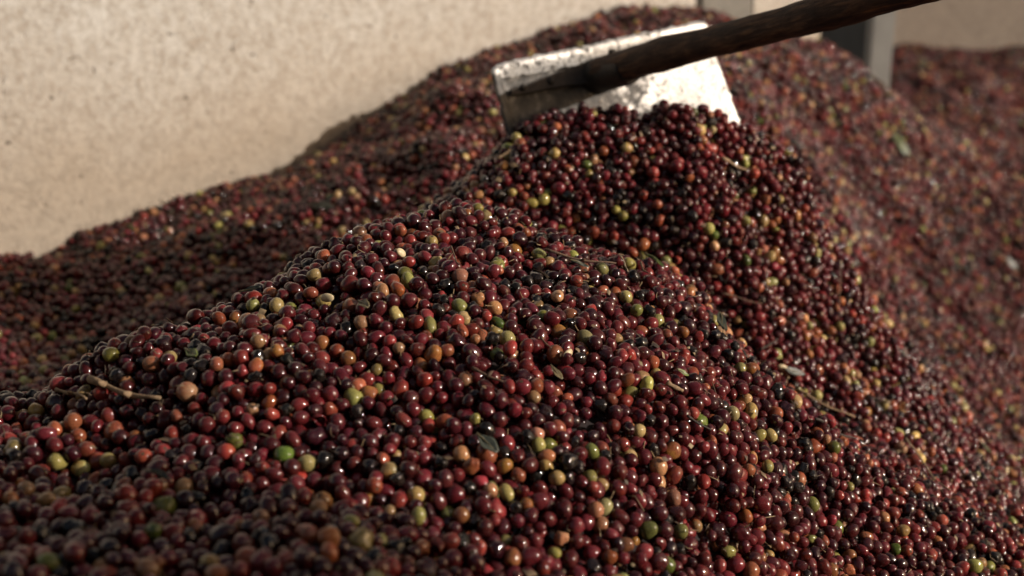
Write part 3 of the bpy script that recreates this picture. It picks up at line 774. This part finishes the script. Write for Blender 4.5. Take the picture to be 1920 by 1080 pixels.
for (a_, b2, asp, mk_, lab) in leaves:
    p0, p1 = on_heap(*a_, .006), on_heap(*b2, .006); ax = p1 - p0; L = np.linalg.norm(ax); ax /= L
    mid = (p0 + p1) / 2; L = (L if 'yellow leaf' in lab else min(L * .6, .04)) * (.55 if 'yellow leaf' in lab else 1); asp *= (.62 if 'yellow leaf' in lab else .75); p0 = mid - ax * L / 2; p1 = mid + ax * L / 2
    nn = snormal(*(((p0 + p1) / 2)[:2])) + np.array([0, -.25, 0]); nn -= ax * nn.dot(ax); nn /= np.linalg.norm(nn); sd = np.cross(nn, ax)
    NL, NWd = 12, 6; V, F = [], []; ph = random.uniform(0, 6); curl = random.uniform(.1, .35); mid = (p0 + p1) / 2
    for i in range(NL + 1):
        f = i / NL; wd = asp * L * .5 * (math.sin(math.pi * min(1, f * .94 + .03)) ** .75) * (1 + .10 * math.sin(9 * f + ph))
        for j in range(NWd + 1):
            g = j / NWd * 2 - 1
            V.append(p0 + ax * L * f + sd * wd * g + nn * (curl * wd * abs(g) ** 1.5 + .05 * L * math.sin(4 * f + ph) + .03 * L * math.sin(7 * g + 5 * f)) - mid)
    for i in range(NL):
        for j in range(NWd):
            k = i * (NWd + 1) + j; F.append((k, k + 1, k + NWd + 2, k + NWd + 1))
    o = link('leaf', mesh_from('leaf', V, F), LM[mk_], None, mid); tag(o, lab, 'leaf')
    s_ = o.modifiers.new('thickness', 'SOLIDIFY'); s_.thickness = .0006
    mp_ = [V[i * (NWd + 1) + NWd // 2] + nn * .0006 for i in range(NL + 1)]
    mp_ = [mp_[0] - ax * L * .12] + mp_
    V, F = tube(mp_, [.0007 * (1.2 - .9 * i / NL) for i in range(NL + 2)], 5)
    link('midrib', mesh_from('midrib', V, F), LM['brown'], o)

mb, t, b = mat('parchment_bean'); oc = objco(t)
t.links.new(ramp(t, noise(t, oc, 200, 3), (0.3, (.42, .33, .18)), (0.7, (.60, .50, .32))), b.inputs['Base Color']); b.inputs['Roughness'].default_value = .45
def bean_mesh():
    V, F = body_verts(0, 14, 10); W = []
    for p in V:
        x, y, z = p; x, y, z = x * .62, y * .42, z
        if y > .02: y = .02 + (y - .02) * .25 - .10 * math.exp(-(x / .10) ** 2) * (1 - z * z)
        W.append((x * .0062, y * .0062, z * .0062))
    return mesh_from('bean', W, F)
bme = bean_mesh()
for (px, py, lab) in ((614, 562, 'pale bean squeezed out beside two yellow cherries on the crest'), (1464, 690, 'pale bean lying beside a dark folded leaf'),
                      (1062, 668, 'pale bean among maroon cherries above the torn brown leaf'), (1885, 886, 'pale cut bean low on the far slope'), (752, 478, 'pale bean near the top of the crest')):
    o = link('coffee_bean', bme, mb, None, on_heap(px, py, .002)); o.rotation_euler = (random.uniform(-.6, .6), random.uniform(0, 6), random.uniform(0, 6)); tag(o, lab, 'bean')

# crumbs of stalk, skin and dirt between the cherries (nobody could count them)
def crumbs():
    V, F = [], []
    ok = np.where((DIST > -0.011) & (prd < 3.0) & (prx > -60) & (prx < 1980) & (pry < 1140))[0]
    for k in rng.choice(ok, min(5200, len(ok)), replace=False):
        n = snormal(P[k][0], P[k][1]); dv = rng.normal(size=3); dv -= n * n.dot(dv) * .6; dv /= np.linalg.norm(dv)
        off = n * RAD[k] * .80 + rng.normal(size=3) * .004
        L = rng.uniform(.003, .011) * (1.6 if rng.uniform() < .15 else 1); p = P[k] + off
        if rng.uniform() < .62:
            bend = rng.normal(size=3) * L * .15
            v, f = tube([p - dv * L * .5, p + bend, p + dv * L * .5], [.00045, .0004, .00030], 4)
        else:
            sdv = np.cross(dv, n); sdv /= np.linalg.norm(sdv); a_ = L * .35
            v = [p - dv * a_, p + sdv * a_ * .7 + n * .001, p + dv * a_ + n * .0015, p - sdv * a_ * .7, p + n * .0024]; f = [(0, 1, 4), (1, 2, 4), (2, 3, 4), (3, 0, 4)]
        o0 = len(V); V += list(v); F += [tuple(i + o0 for i in q_) for q_ in f]
    return mesh_from('debris', V, F)
mdb, t, b = mat('crumb_brown'); P1 = geopos(t)
t.links.new(ramp(t, noise(t, P1, 60, 2), (0.35, (.02, .013, .010)), (0.5, (.10, .06, .03)), (0.68, (.26, .19, .10))), b.inputs['Base Color']); b.inputs['Roughness'].default_value = .7
o = link('debris', crumbs(), mdb); o['kind'] = 'stuff'; o['label'] = 'crumbs of stalk, dry skin and dirt strewn between the cherries'
print('done', round(time.time() - T0, 1))
